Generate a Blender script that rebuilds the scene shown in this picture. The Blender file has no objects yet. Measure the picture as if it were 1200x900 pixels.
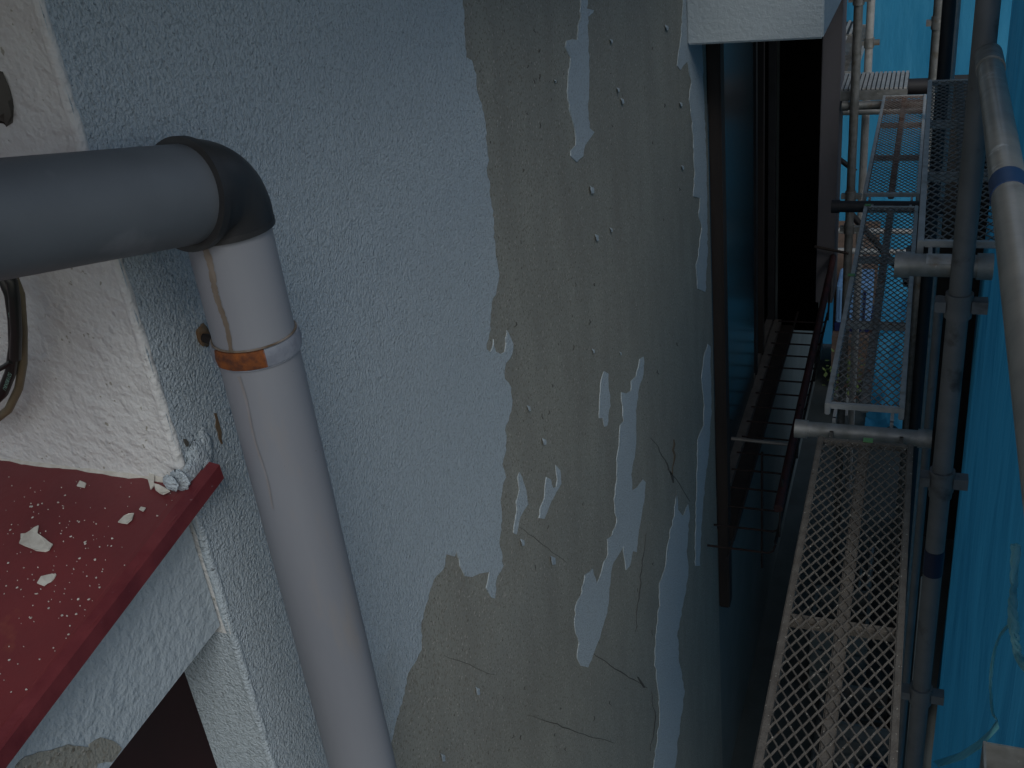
import bpy, bmesh, math, random
from mathutils import Vector, Matrix
R = math.radians
random.seed(7)
S = bpy.context.scene
COL = S.collection

# ------------------------------------------------------------------ camera
# world: eye at the origin, X away from the house wall, Y along it, Z up; ground at GZ
GZ = -4.7
g = Vector((290, -2300, -1209)).normalized()
y_ = Vector((510, 700, -1209)); y_ = (y_ - y_.dot(g) * g).normalized()
z_ = -g; x_ = y_.cross(z_)
M3 = Matrix((x_, y_, z_))                     # camera axes -> world
cam = bpy.data.cameras.new('camera'); cam.sensor_width = 36; cam.lens = 36 * 1209 / 1200
cam.clip_start = 0.02; cam.clip_end = 500
cam.dof.use_dof = False
co = bpy.data.objects.new('camera', cam); COL.objects.link(co)
co.matrix_world = M3.to_4x4(); S.camera = co

# ------------------------------------------------------------------ light
SUN_EL, SUN_AZ = 42, 299                      # direction towards the sun, azimuth from +X ccw
d = Vector((math.cos(R(SUN_AZ)) * math.cos(R(SUN_EL)), math.sin(R(SUN_AZ)) * math.cos(R(SUN_EL)), math.sin(R(SUN_EL))))
w = bpy.data.worlds.new('World'); S.world = w; w.use_nodes = True
nt = w.node_tree; bg = nt.nodes['Background']; sky = nt.nodes.new('ShaderNodeTexSky')
sky.sky_type = 'NISHITA'; sky.sun_disc = False; sky.sun_elevation = R(SUN_EL)
sky.sun_rotation = math.atan2(d.x, d.y); sky.air_density = 1.0; sky.dust_density = 1.5; sky.ozone_density = 0.6
hs = nt.nodes.new('ShaderNodeHueSaturation'); hs.inputs['Saturation'].default_value = .75      # overcast: greyed sky
nt.links.new(sky.outputs[0], hs.inputs['Color']); nt.links.new(hs.outputs[0], bg.inputs[0]); bg.inputs[1].default_value = 0.15
sl = bpy.data.lights.new('sun', 'SUN'); sl.energy = 1.1; sl.angle = R(22); sl.color = (1, 1, .98)
so = bpy.data.objects.new('sun', sl); COL.objects.link(so)
so.rotation_euler = (-d).to_track_quat('-Z', 'Y').to_euler(); so.location = d * 30
S.view_settings.view_transform = 'Standard'; S.view_settings.look = 'None'
S.view_settings.exposure = -0.78; S.view_settings.gamma = 1
S.cycles.max_bounces = 8; S.cycles.use_denoising = True

# ------------------------------------------------------------------ pixel rays (photo pixels 1200x900) onto real planes
def ray(px, py): return (M3 @ Vector((px - 600, 450 - py, -1209)))
def onX(px, py, X): r = ray(px, py); return r * (X / r.x)
def onY(px, py, Y): r = ray(px, py); return r * (Y / r.y)
def onZ(px, py, Z): r = ray(px, py); return r * (Z / r.z)

# ------------------------------------------------------------------ materials
def N(t, typ, **kw):
    n = t.nodes.new(typ)
    for k, v in kw.items():
        if k in n.inputs: n.inputs[k].default_value = v
        else: setattr(n, k, v)
    return n
def mat(name, base, base2=None, scale=8, rough=.6, rough2=None, metal=0, bumps=(), stain=None, spec=.5, stretch=(1, 1, 1), lo=.35, hi=.65, specks=None):
    m = bpy.data.materials.new(name); m.use_nodes = True; t = m.node_tree
    p = t.nodes['Principled BSDF']; L = t.links.new
    p.inputs['Metallic'].default_value = metal; p.inputs['Roughness'].default_value = rough
    p.inputs['Specular IOR Level'].default_value = spec
    g_ = N(t, 'ShaderNodeNewGeometry'); mp = N(t, 'ShaderNodeMapping'); mp.inputs['Scale'].default_value = stretch
    L(g_.outputs['Position'], mp.inputs[0])
    col = None
    def mixc(a, b, f):
        mx = N(t, 'ShaderNodeMix', data_type='RGBA'); L(f, mx.inputs[0])
        for i, v in ((6, a), (7, b)):
            if isinstance(v, tuple): mx.inputs[i].default_value = (*v, 1)
            else: L(v, mx.inputs[i])
        return mx.outputs[2]
    def ramp(scale, lo, hi, det=6, src=None, rough_=.55):
        n = N(t, 'ShaderNodeTexNoise'); n.inputs['Scale'].default_value = scale; n.inputs['Detail'].default_value = det
        n.inputs['Roughness'].default_value = rough_
        L((src or mp.outputs[0]), n.inputs['Vector'])
        mr = N(t, 'ShaderNodeMapRange'); mr.inputs[1].default_value = lo; mr.inputs[2].default_value = hi
        L(n.outputs[0], mr.inputs[0]); return mr.outputs[0]
    col = base
    if base2: col = mixc(base, base2, ramp(scale, lo, hi))
    for s_ in (stain or ()):                   # (colour, scale, lo, hi)
        col = mixc(col, s_[0], ramp(s_[1], s_[2], s_[3], src=g_.outputs['Position'] if len(s_) > 4 else None))
    if specks:
        for (c_, sc, th) in specks:
            v = N(t, 'ShaderNodeTexNoise'); v.inputs['Scale'].default_value = sc; v.inputs['Detail'].default_value = 1.5
            L(g_.outputs['Position'], v.inputs['Vector'])
            mr = N(t, 'ShaderNodeMapRange'); mr.inputs[1].default_value = th; mr.inputs[2].default_value = th + .03
            L(v.outputs[0], mr.inputs[0]); col = mixc(col, c_, mr.outputs[0])
    if isinstance(col, tuple): p.inputs['Base Color'].default_value = (*col, 1)
    else: L(col, p.inputs['Base Color'])
    if rough2 is not None:
        mr = N(t, 'ShaderNodeMapRange'); L(ramp(scale * 1.7, .3, .7), mr.inputs[0]); mr.inputs[3].default_value = rough; mr.inputs[4].default_value = rough2
        L(mr.outputs[0], p.inputs['Roughness'])
    nrm = None
    for (sc, dist, st) in bumps:
        n = N(t, 'ShaderNodeTexNoise'); n.inputs['Scale'].default_value = sc; n.inputs['Detail'].default_value = 3
        L(g_.outputs['Position'], n.inputs['Vector'])
        b = N(t, 'ShaderNodeBump'); b.inputs['Strength'].default_value = st; b.inputs['Distance'].default_value = dist
        L(n.outputs[0], b.inputs['Height'])
        if nrm: L(nrm, b.inputs['Normal'])
        nrm = b.outputs[0]
    if nrm: L(nrm, p.inputs['Normal'])
    return m

WHITE = (.60, .61, .60)
M = {}
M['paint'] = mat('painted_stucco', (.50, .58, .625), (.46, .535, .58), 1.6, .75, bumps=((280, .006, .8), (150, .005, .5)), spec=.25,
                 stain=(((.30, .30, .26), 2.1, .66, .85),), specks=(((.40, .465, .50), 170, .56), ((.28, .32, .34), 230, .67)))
M['paint_end'] = mat('cream_stucco', (.66, .675, .66), (.60, .61, .60), 3, .7, bumps=((110, .007, .6), (38, .012, .6)), spec=.25,
                     specks=(((.35, .35, .30), 120, .72),))
M['paint_smooth'] = mat('canopy_paint', (.55, .60, .62), (.47, .53, .56), 5, .7, bumps=((120, .003, .4), (35, .008, .6)), spec=.25,
                        stain=(((.20, .20, .17), 9, .62, .70),))
M['canopy'] = mat('canopy_stucco', (.43, .50, .54), (.39, .455, .49), 3, .75, bumps=((200, .004, .5), (70, .008, .5)), spec=.25)  # darker than the wall paint: shade on the hood front put into the base
M['concrete'] = mat('weathered_concrete', (.32, .325, .285), (.275, .278, .245), 9, .9, bumps=((260, .003, .6), (60, .004, .3)), spec=.2,
                    stretch=(1, 1, .35), stain=(((.255, .25, .22), 4, .55, .85),), specks=(((.23, .22, .185), 170, .58), ((.12, .11, .09), 120, .70), ((.42, .40, .36), 140, .66)))
M['crack'] = mat('crack_shadow', (.085, .08, .07), rough=1)
M['rustline'] = mat('rust_stain', (.13, .075, .035), (.2, .16, .11), 60, .9)
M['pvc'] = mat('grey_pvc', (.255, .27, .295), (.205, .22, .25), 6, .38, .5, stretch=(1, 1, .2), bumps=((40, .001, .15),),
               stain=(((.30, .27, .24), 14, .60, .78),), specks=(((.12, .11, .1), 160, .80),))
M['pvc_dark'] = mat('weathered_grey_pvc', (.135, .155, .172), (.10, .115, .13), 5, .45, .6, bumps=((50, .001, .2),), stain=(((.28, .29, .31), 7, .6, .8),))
M['elbow'] = mat('black_elbow', (.018, .02, .023), (.03, .03, .03), 20, .38, .55, bumps=((60, .001, .2),))
M['faint'] = mat('faint_drip_streak', (.235, .225, .225), (.26, .26, .28), 45, .5)
M['streak'] = mat('brown_drip_streak', (.11, .08, .05), (.24, .21, .18), 45, .6, stretch=(1, 1, .25))
M['rust'] = mat('orange_rust', (.24, .07, .012), (.08, .026, .012), 90, .85, bumps=((300, .001, .8),))
M['band_paint'] = mat('old_paint_on_steel', (.27, .30, .345), (.18, .20, .24), 50, .6, bumps=((200, .001, .5),))
M['red'] = mat('red_paint_metal', (.19, .030, .033), (.14, .026, .030), 6, .42, .6, bumps=((160, .001, .3),),
               stain=(((.33, .12, .06), 7, .62, .75), ((.12, .03, .03), 16, .63, .75)), specks=(((.5, .45, .4), 210, .80),))
M['red_edge'] = mat('dull_red_edge', (.115, .016, .022), (.17, .03, .035), 25, .5, bumps=((160, .001, .4),), stain=(((.35, .3, .3), 60, .68, .74),))
M['chip'] = mat('white_paint_chip', (.62, .61, .55), (.5, .48, .42), 90, .7, bumps=((200, .001, .4),))
M['maroon'] = mat('maroon_door', (.03, .008, .010), (.022, .007, .009), 6, .6)
M['black'] = mat('black_rubber', (.012, .014, .013), rough=.35)
M['tan_cable'] = mat('tan_cable', (.17, .14, .085), (.12, .10, .06), 20, .5)
M['print'] = mat('cable_print', (.20, .36, .30), rough=.6)
M['steel'] = mat('galvanised_steel', (.30, .31, .30), (.20, .205, .19), 22, .42, .65, metal=.55, bumps=((120, .001, .3),), stain=(((.17, .13, .09), 12, .6, .72), ((.4, .4, .37), 33, .66, .70)))
M['steel_dk'] = mat('dull_dark_steel', (.13, .135, .135), (.17, .17, .17), 14, .55, metal=.2, bumps=((120, .001, .3),), stain=(((.06, .055, .05), 12, .6, .72),))
M['steel_lt'] = mat('bright_galvanised_steel', (.44, .45, .44), (.34, .35, .34), 26, .42, .6, metal=.25, bumps=((120, .001, .3),), stain=(((.2, .17, .12), 12, .6, .74),))
M['deck_dirty'] = mat('mortar_spattered_steel', (.165, .150, .128), (.115, .102, .086), 30, .8, metal=.15, bumps=((260, .002, .8),), specks=(((.42, .40, .34), 150, .70), ((.08, .06, .04), 90, .70)))
M['deck_rusty'] = mat('rusty_grating_steel', (.17, .15, .13), (.30, .29, .27), 18, .65, metal=.35, bumps=((200, .001, .5),), stain=(((.24, .10, .05), 30, .55, .7),))
M['deck_dark'] = mat('dull_grating_steel', (.17, .165, .15), (.27, .26, .24), 18, .6, metal=.4, bumps=((200, .001, .5),))
M['deck_brown'] = mat('reddish_rust_grating', (.20, .125, .09), (.33, .28, .24), 14, .7, metal=.3, bumps=((200, .001, .5),))
M['rust_rail'] = mat('red_rusted_rail', (.07, .018, .016), (.035, .013, .011), 15, .7, bumps=((120, .001, .6),))
M['rust_dark'] = mat('dark_rusty_frame', (.014, .010, .009), (.028, .021, .017), 14, .75, stretch=(1, 1, .15), bumps=((100, .001, .6),), stain=(((.08, .06, .045), 20, .66, .74),))
M['rod'] = mat('dark_rusted_rod', (.012, .007, .006), (.025, .012, .009), 30, .8)
M['alu'] = mat('dull_aluminium', (.22, .21, .19), (.15, .14, .13), 12, .5, metal=.4)
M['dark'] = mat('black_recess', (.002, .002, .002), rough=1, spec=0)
M['beam'] = mat('dark_frame', (.02, .021, .023), (.012, .012, .014), 9, .6)
M['greywall'] = mat('grey_plaster', (.12, .118, .13), (.09, .088, .098), 3, .85, bumps=((120, .003, .3),), stretch=(1, 1, .3))
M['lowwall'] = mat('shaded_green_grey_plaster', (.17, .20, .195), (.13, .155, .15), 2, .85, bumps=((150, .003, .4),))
M['ground'] = mat('damp_concrete_ground', (.085, .10, .095), (.06, .07, .065), 2.5, .85, bumps=((60, .004, .4),), stain=(((.05, .05, .045), 1.5, .55, .75),))
M['block'] = mat('dark_block_wall', (.03, .031, .03), (.018, .019, .02), 5, .9, bumps=((80, .004, .5),))
M['wood'] = mat('brown_board', (.17, .12, .095), (.13, .095, .075), 9, .8, stretch=(1, 1, 5), bumps=((60, .002, .4),))
M['leaf'] = mat('green_leaf', (.12, .20, .04), (.24, .28, .08), 20, .6)
M['pot'] = mat('pale_plastic', (.4, .42, .42), rough=.6)
M['bluebox'] = mat('pale_blue_plastic', (.22, .42, .70), (.17, .34, .60), 9, .5)
M['navy'] = mat('navy_plastic', (.012, .02, .09), rough=.5)
M['bluetape'] = mat('blue_tape', (.012, .04, .11), rough=.5)
M['navytape'] = mat('navy_tape', (.008, .012, .04), rough=.5)
M['greentape'] = mat('green_tape', (.12, .30, .12), rough=.6)
M['cord'] = mat('cyan_plastic_twine', (.12, .38, .38), (.20, .50, .48), 60, .5, bumps=((250, .001, .5),))
M['eave'] = mat('eave_soffit', (.3, .3, .28), rough=.8)

def tarp_mat(name, c1, c2, tr=.45):
    m = bpy.data.materials.new(name); m.use_nodes = True; t = m.node_tree; L = t.links.new
    t.nodes.remove(t.nodes['Principled BSDF']); out = t.nodes['Material Output']
    g_ = N(t, 'ShaderNodeNewGeometry'); mp = N(t, 'ShaderNodeMapping'); mp.inputs['Scale'].default_value = (1, 1, .25)
    L(g_.outputs['Position'], mp.inputs[0])
    n = N(t, 'ShaderNodeTexNoise'); n.inputs['Scale'].default_value = 5; n.inputs['Detail'].default_value = 5; L(mp.outputs[0], n.inputs['Vector'])
    mr = N(t, 'ShaderNodeMapRange'); mr.inputs[1].default_value = .35; mr.inputs[2].default_value = .65; L(n.outputs[0], mr.inputs[0])
    mx = N(t, 'ShaderNodeMix', data_type='RGBA'); L(mr.outputs[0], mx.inputs[0]); mx.inputs[6].default_value = (*c1, 1); mx.inputs[7].default_value = (*c2, 1)
    n2 = N(t, 'ShaderNodeTexNoise'); n2.inputs['Scale'].default_value = 14; n2.inputs['Detail'].default_value = 6; L(mp.outputs[0], n2.inputs['Vector'])
    b = N(t, 'ShaderNodeBump'); b.inputs['Strength'].default_value = .55; b.inputs['Distance'].default_value = .04; L(n2.outputs[0], b.inputs['Height'])
    a = N(t, 'ShaderNodeBsdfPrincipled'); a.inputs['Roughness'].default_value = .5; a.inputs['Specular IOR Level'].default_value = .3
    tl = N(t, 'ShaderNodeBsdfTranslucent'); ms = N(t, 'ShaderNodeMixShader'); ms.inputs[0].default_value = tr
    L(mx.outputs[2], a.inputs['Base Color']); L(mx.outputs[2], tl.inputs[0]); L(b.outputs[0], a.inputs['Normal']); L(b.outputs[0], tl.inputs['Normal'])
    L(a.outputs[0], ms.inputs[1]); L(tl.outputs[0], ms.inputs[2]); L(ms.outputs[0], out.inputs[0])
    return m
M['tarp'] = tarp_mat('blue_sheeting', (.025, .20, .37), (.035, .26, .46), .5)
M['cord'] = tarp_mat('cyan_plastic_twine', (.34, .70, .76), (.5, .85, .86), .6)
M['tarp_far'] = tarp_mat('far_blue_sheeting', (.05, .36, .60), (.08, .43, .68), .6)

def glass_mat():
    m = mat('teal_reflection_glass', (.010, .034, .042), (.008, .028, .034), 2, .22, spec=.5)  # teal reflection of the blue sheeting is painted into the base colour
    return m
M['glass'] = glass_mat()

# ------------------------------------------------------------------ mesh helpers
class MB:
    def __init__(s): s.v = []; s.f = []
    def add(s, vs, fs):
        o = len(s.v); s.v += [Vector(v) for v in vs]; s.f += [[i + o for i in f] for f in fs]; return s
    def box(s, a, b):
        (x0, y0, z0), (x1, y1, z1) = a, b
        return s.add([(x0, y0, z0), (x1, y0, z0), (x1, y1, z0), (x0, y1, z0), (x0, y0, z1), (x1, y0, z1), (x1, y1, z1), (x0, y1, z1)],
                     [(0, 3, 2, 1), (4, 5, 6, 7), (0, 1, 5, 4), (1, 2, 6, 5), (2, 3, 7, 6), (3, 0, 4, 7)])
    def bar(s, p, q, wd, th, up=(0, 0, 1)):
        p, q = Vector(p), Vector(q); a = (q - p).normalized(); u = Vector(up); u = (u - u.dot(a) * a).normalized(); r = a.cross(u)
        vs = [e + r * (i * wd / 2) + u * (j * th / 2) for e in (p, q) for i, j in ((-1, -1), (1, -1), (1, 1), (-1, 1))]
        return s.add(vs, [(0, 1, 2, 3), (7, 6, 5, 4), (0, 4, 5, 1), (1, 5, 6, 2), (2, 6, 7, 3), (3, 7, 4, 0)])
    def tube(s, pts, r, n=14, cap=True, wall=0):
        pts = [Vector(p) for p in pts]; rs = r if isinstance(r, (list, tuple)) else [r] * len(pts)
        a = (pts[1] - pts[0]).normalized(); u = Vector((0, 0, 1)) if abs(a.z) < .9 else Vector((0, 1, 0)); u = (u - u.dot(a) * a).normalized()
        o = len(s.v); k = len(pts)
        for i, p in enumerate(pts):
            t_ = (pts[min(i + 1, k - 1)] - pts[max(i - 1, 0)])
            if t_.length > 1e-9: a = t_.normalized()
            u = (u - u.dot(a) * a).normalized(); b = a.cross(u)
            for j in range(n):
                th = 2 * math.pi * j / n
                s.v.append(p + (u * math.cos(th) + b * math.sin(th)) * rs[i])
        for i in range(k - 1):
            for j in range(n):
                j2 = (j + 1) % n; s.f.append([o + i * n + j, o + i * n + j2, o + (i + 1) * n + j2, o + (i + 1) * n + j])
        if cap: s.f.append([o + j for j in reversed(range(n))]); s.f.append([o + (k - 1) * n + j for j in range(n)])
        return s
    def pipe(s, p, q, r, wall=.003, n=20):      # hollow tube open at both ends
        p, q = Vector(p), Vector(q); a = (q - p).normalized(); u = Vector((0, 0, 1)) if abs(a.z) < .9 else Vector((0, 1, 0)); u = (u - u.dot(a) * a).normalized(); b = a.cross(u)
        o = len(s.v)
        for (c, rr) in ((p, r), (q, r), (q, r - wall), (p, r - wall)):
            for j in range(n): th = 2 * math.pi * j / n; s.v.append(c + (u * math.cos(th) + b * math.sin(th)) * rr)
        for k in range(4):
            for j in range(n):
                j2 = (j + 1) % n; s.f.append([o + k * n + j, o + k * n + j2, o + ((k + 1) % 4) * n + j2, o + ((k + 1) % 4) * n + j])
        return s
    def prism(s, poly, off):                    # poly: list of points, off: extrusion vector
        n = len(poly); off = Vector(off); p = [Vector(q) for q in poly]
        return s.add(p + [q + off for q in p], [list(range(n))] + [[n + i for i in reversed(range(n))]] + [[i, n + i, n + (i + 1) % n, (i + 1) % n] for i in range(n)])
    def build(s, name, m, parent=None, smooth=None, bevel=0, **props):
        loc = parent_world(parent) if parent else Vector()
        me = bpy.data.meshes.new(name); me.from_pydata([v - loc for v in s.v], [], s.f)
        bm = bmesh.new(); bm.from_mesh(me)
        if bevel: bmesh.ops.bevel(bm, geom=bm.edges[:], offset=bevel, segments=2, affect='EDGES')
        bmesh.ops.recalc_face_normals(bm, faces=bm.faces[:]); bm.to_mesh(me); bm.free()
        me.materials.append(M[m] if isinstance(m, str) else m)
        if smooth is not None:
            me.shade_smooth() if smooth else None
            if smooth: me.set_sharp_from_angle(angle=R(40))
        o = bpy.data.objects.new(name, me); COL.objects.link(o); o.parent = parent
        for k, v in props.items(): o['category' if k == 'cat' else k] = v
        return o
def parent_world(o):
    v = Vector()
    while o: v = v + o.location; o = o.parent
    return v
def thing(name, label, cat, loc=(0, 0, 0), group=None):
    o = bpy.data.objects.new(name, None); COL.objects.link(o); o.location = loc; o.empty_display_size = .1
    o['label'] = label; o['category'] = cat
    if group: o['group'] = group
    return o
def copy_tree(o, parent=None):
    c = o.copy(); COL.objects.link(c); c.parent = parent
    for ch in list(o.children): copy_tree(ch, c)
    return c

# ================================================================== GROUND
MB().add([(-150, -150, GZ), (150, -150, GZ), (150, 150, GZ), (-150, 150, GZ)], [(0, 1, 2, 3)]).build('ground', 'ground', kind='structure')

# ================================================================== HOUSE
WX = -.76; EY = .78; WY1 = 3.9
house = thing('house', 'stucco house wall with white paint peeling off the grey concrete, left of the scaffold', 'house', (WX, EY, GZ))
# side wall (bare concrete body) and the end wall with its opening under the canopy
MB().box((WX - .09, EY + .004, GZ), (WX, WY1, 2.2)).build('side_wall', 'concrete', house, label='bare weathered concrete showing where the paint has come off')
ewall = MB()
ewall.box((WX - 3.2, EY, -.83), (WX, EY + .2, 2.2))
MB().box((WX - .097, EY - .002, GZ), (WX, EY + .0035, -.8305)).build('pier_face', 'paint', house, label='strip of wall under the canopy, its shade put in as blue-white, beside the dark door opening')  # same paint as the end wall; canopy shade put into this bluer tone
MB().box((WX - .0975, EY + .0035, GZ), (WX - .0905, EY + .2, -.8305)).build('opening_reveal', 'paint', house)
ewall.box((WX - 3.2, EY, GZ), (WX - 1.1, EY + .2, -.83))
ewall.v = [Vector((v.x - (0.0 if v.x < WX - .001 else .0), v.y - .002, v.z)) for v in ewall.v]
ewall.build('end_wall', 'paint_end', house, label='cream stucco end wall above the red canopy')
def bead(z0, z1, m):
    rn = random.Random(1); k = int((z1 - z0) / .02); MB().tube([(WX - .0035 + rn.uniform(-.0006, .0006), EY + .0035 + rn.uniform(-.0006, .0006), z0 + (z1 - z0) * i / k) for i in range(k + 1)], .0066, 12).build('corner_bead', m, house, smooth=True)
bead(-.60, 1.2, 'paint_end'); bead(-3.0, -.60, 'paint')  # lower bead takes the bluer tone too: canopy shade in its colour
MB().box((WX - 1.2, EY + .12, GZ), (WX - .0975, EY + .16, -.835)).build('door', 'maroon', house, label='dark maroon door in the opening under the canopy')

random.seed(3)
def rag(pts, amp=1.1, step=5, closed=True):
    out = []; n = len(pts)
    for i in range(n if closed else n - 1):
        a = Vector(pts[i]); b = Vector(pts[(i + 1) % n]); L_ = (b - a).length; k = max(1, int(L_ / step)); nn = Vector((-(b - a).y, (b - a).x)) / max(L_, 1e-6)
        for j in range(k):
            q = a + (b - a) * (j / k)
            if j: q = q + nn * random.uniform(-amp, amp)
            out.append((q.x, q.y))
    if not closed: out.append(pts[-1])
    return out
TH = .0022
def sheet(pxs, X=WX, th=TH, amp=1.1, step=5, closed=True, m='paint', name='paint_patch', label=None, pre=(), post=()):
    pts = [onX(a, b, X) for a, b in rag(pxs, amp, step, closed)]
    pts = [Vector((X, p.y, p.z)) for p in (list(map(Vector, pre)) + pts + list(map(Vector, post)))]
    me = MB().prism(pts, (th, 0, 0))
    o = me.build(name, m, house)
    if label: o['label'] = label
    return o
edge = [(541,-40),(541,0),(543,23),(544,50),(545,67),(552,71),(557,87),(557,100),(561,117),(566,133),(568,150),(569,167),(572,187),(569,200),(573,213),(573,230),(577,247),(577,267),(579,283),(580,300),(584,322),(580,345),(575,355),(575,360),(574,386),(569,403),(569,409),(574,413),(577.5,397.5),(580,412),(586,415),(591,412),(593,387),(596,392),(600.6,403),(599,415),(592,425),(590.5,444),(598,454),(599,475.5),(595,493),(590.5,504),(592.5,516),(590.5,533),(587.7,545),(592,559),(587.6,574),(586,591),(587,605),(584,635),(589,663),(582,675),(579,701),(575,700),(569,689),(573,670),(561,672),(552,676),(544,675),(538,663),(534,645),(532,652),(522,649),(519,666),(510,675),(503,691),(498,708),(492.5,729),(493,761),(484,778),(477,789),(473,806),(470,824),(464,841),(457,870),(447,900),(430,960),(405,1100)]
zt, zb = 2.2, GZ
pe = onX(541, -40, WX)
e2 = onX(405, 1100, WX)
sheet(edge, closed=False, label='large sheet of white stucco paint with a ragged peeled edge',
      pre=[(WX, EY, zt), (WX, pe.y + .1, zt)], post=[(WX, e2.y, zb), (WX, EY, zb)])
sheet([(683,-30),(684,0),(683,0),(688,0),(686.7,10),(695,12),(694,15),(688,20),(689,50),(690,83),(688,127),(690,150),(695.7,155),(690,163),(685,170),(682.7,183),(675,190),(668,183),(668,177),(674,170),(671.7,147),(667.7,133),(664,107),(665.7,83),(668,67),(661.7,55),(663,48),(670,46),(676,47),(676.7,30),(680,20),(679,13)],
      label='long white paint strip left on the concrete near the top', amp=.8)
sheet([(707.5,435),(712.5,438),(713,458),(714.7,475.5),(712,487),(711,498.6),(708,500),(706,490),(701.7,490),(702,470),(703,452)], amp=.8, label='small white paint strip beside the forked patch')
sheet([(753.7,418),(753.7,429),(752,444),(747,461),(744.5,481),(745,510),(743.6,530),(739,556),(740,575),(746.5,571),(753,562),(756,565),(755,582),(751,605.5),(748,621),(745.6,647),(741,645.5),(737.5,663),(733,668),(731,652.5),(730,640),(725,649),(718,659.5),(715,677),(713,701.5),(709.5,722.5),(702.5,747),(694,768),(688.5,782),(680,780),(676,771.5),(678,754),(673,735),(674,710),(680,698),(685,673.5),(694,666.5),(699,684),(702,677),(706,663),(712,649),(711,631.5),(716.5,628),(722,612),(719,585),(722.5,562),(722,539),(725,522),(726,498.6),(730.6,493),(727.7,470),(727.7,459.6),(733.5,461),(738.7,458),(739,446.6),(745,441),(749,420.6)],
      amp=.8, label='large forked white paint patch in the middle of the concrete')
sheet([(608,553.5),(610.8,559),(615.7,574),(618,591),(613.6,597),(609,605.5),(606,620),(604.5,626),(601,624.5),(603,610),(605,600),(604,588),(608,574),(606,559)], amp=.6)
sheet([(639.6,559),(645,562),(647,572),(651,571),(652.6,562),(650.5,545),(655.5,550.6),(657,566.5),(651,576.6),(645,588),(640.5,600),(637,608),(631,607),(632,597),(637,585),(638,571)], amp=.6)
sheet([(800,-40),(800,0),(797.7,43),(793,77),(797,82),(800,77),(805,72),(810,97),(807,117),(811,143),(812,173),(814,200),(812,230),(820,232),(818,250),(822,267),(818,293),(818,300),(815,310),(817,338),(826,342),(828.5,300),(827.5,200),(825,130),(822.5,60),(820,0),(820,-40)], amp=.7, label='white paint edge beside the upper window frame')
sheet([(829,403),(832,406),(833,487),(830,533),(826,562),(821,620),(820,663),(814.5,663),(815,600),(816,560),(817,516),(824.5,498.6),(825,475.5),(821.6,444),(824.5,418)], amp=.7)
sheet([(793,574),(794,597),(800,605),(806,591),(807.5,600),(804,645.5),(806,670),(800.5,705),(793.5,740),(795,775),(802,810),(797,845),(790,900),(775,990),(755,1000),(765.5,900),(772.5,845),(771,810),(767,775),(769,740),(772.5,705),(772,684),(779.5,663),(783,635),(790,600)], amp=.9, label='long white paint strip low down near the window frame')
# small curled flakes still hanging on the wall
for (x, y, s_) in [(618,478,5),(694,411,4),(558,809,7),(517,887,7),(610.5,635,6),(646.5,656,8),(728,118,5),(692,222,7),(715,48,4),(715,269,4),(698,278,6),(799,196,4),(797,122,4),(723,105,4),(726,414,3),(636,517,6),(780,32,5),(649,95,3)]:
    a = rag([(x - s_ * .25, y - s_ * .6), (x + s_ * .35, y - s_ * .3), (x + s_ * .3, y + s_ * .6), (x - s_ * .15, y + s_ * .7), (x - s_ * .4, y)], .5, 2)
    pts = [onX(p[0], p[1], WX) for p in a]; n = len(pts)
    pts = [Vector((WX + .0008 + .006 * (i / n), q.y, q.z)) for i, q in enumerate(pts)]
    MB().prism(pts, (.0015, 0, 0)).build('paint_flake', 'paint', house)
def crack(pts, wpx, m='crack', X=WX + .0006):
    c = rag(pts, 1.2, 6, closed=False); up = []; dn = []
    for i, (a, b) in enumerate(c):
        t_ = .35 + .65 * math.sin(math.pi * (i + .5) / len(c)); hw = .75 * wpx * t_ * random.uniform(.6, 1.3) / 2
        up.append((a, b - hw)); dn.append((a, b + hw))
        if abs(pts[-1][0] - pts[0][0]) < abs(pts[-1][1] - pts[0][1]): up[-1] = (a - hw, b); dn[-1] = (a + hw, b)
    pts3 = [onX(p[0], p[1], WX) for p in up + dn[::-1]]
    MB().prism([Vector((X - .002, q.y, q.z)) for q in pts3], (.0023, 0, 0)).build('crack' if m == 'crack' else 'rust_stain', m, house)
crack([(694,764.5),(709.5,775),(727,787),(748,799.5),(758.5,806.5)], 1.6)
crack([(618.5,838),(646.5,847),(678,859),(720,871)], 1.4)
crack([(762,513),(771,523),(787,556),(800,574),(808.6,588)], 1.5)
crack([(608,617.5),(636,638.5),(664,659.5)], .7); crack([(520.5,768),(555.5,782),(580,791)], .8)
crack([(757,624.5),(751.5,670),(744.5,740)], 1.1); crack([(763,810),(768,840),(762,880)], 1.2)
crack([(747,793),(752,801),(755,806)], 5); crack([(785,552),(788,560),(789,566)], 4)
crack([(789.5,515),(790,540),(788,556)], 3, 'rustline')
crack([(250,484),(253,500),(258,520)], 6, 'rustline', WX + .0028)
crack([(214,514),(216,518),(217,523)], 5, 'crack', WX + .0034)
for _ in range(46):                                   # short dark pits in the bare concrete
    x, y = random.uniform(590, 800), random.uniform(5, 880); l = random.uniform(2, 7)
    crack([(x, y), (x + random.uniform(-1.5, 1.5), y + l * .5), (x + random.uniform(-2, 2), y + l)], random.uniform(.7, 1.3))

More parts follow.
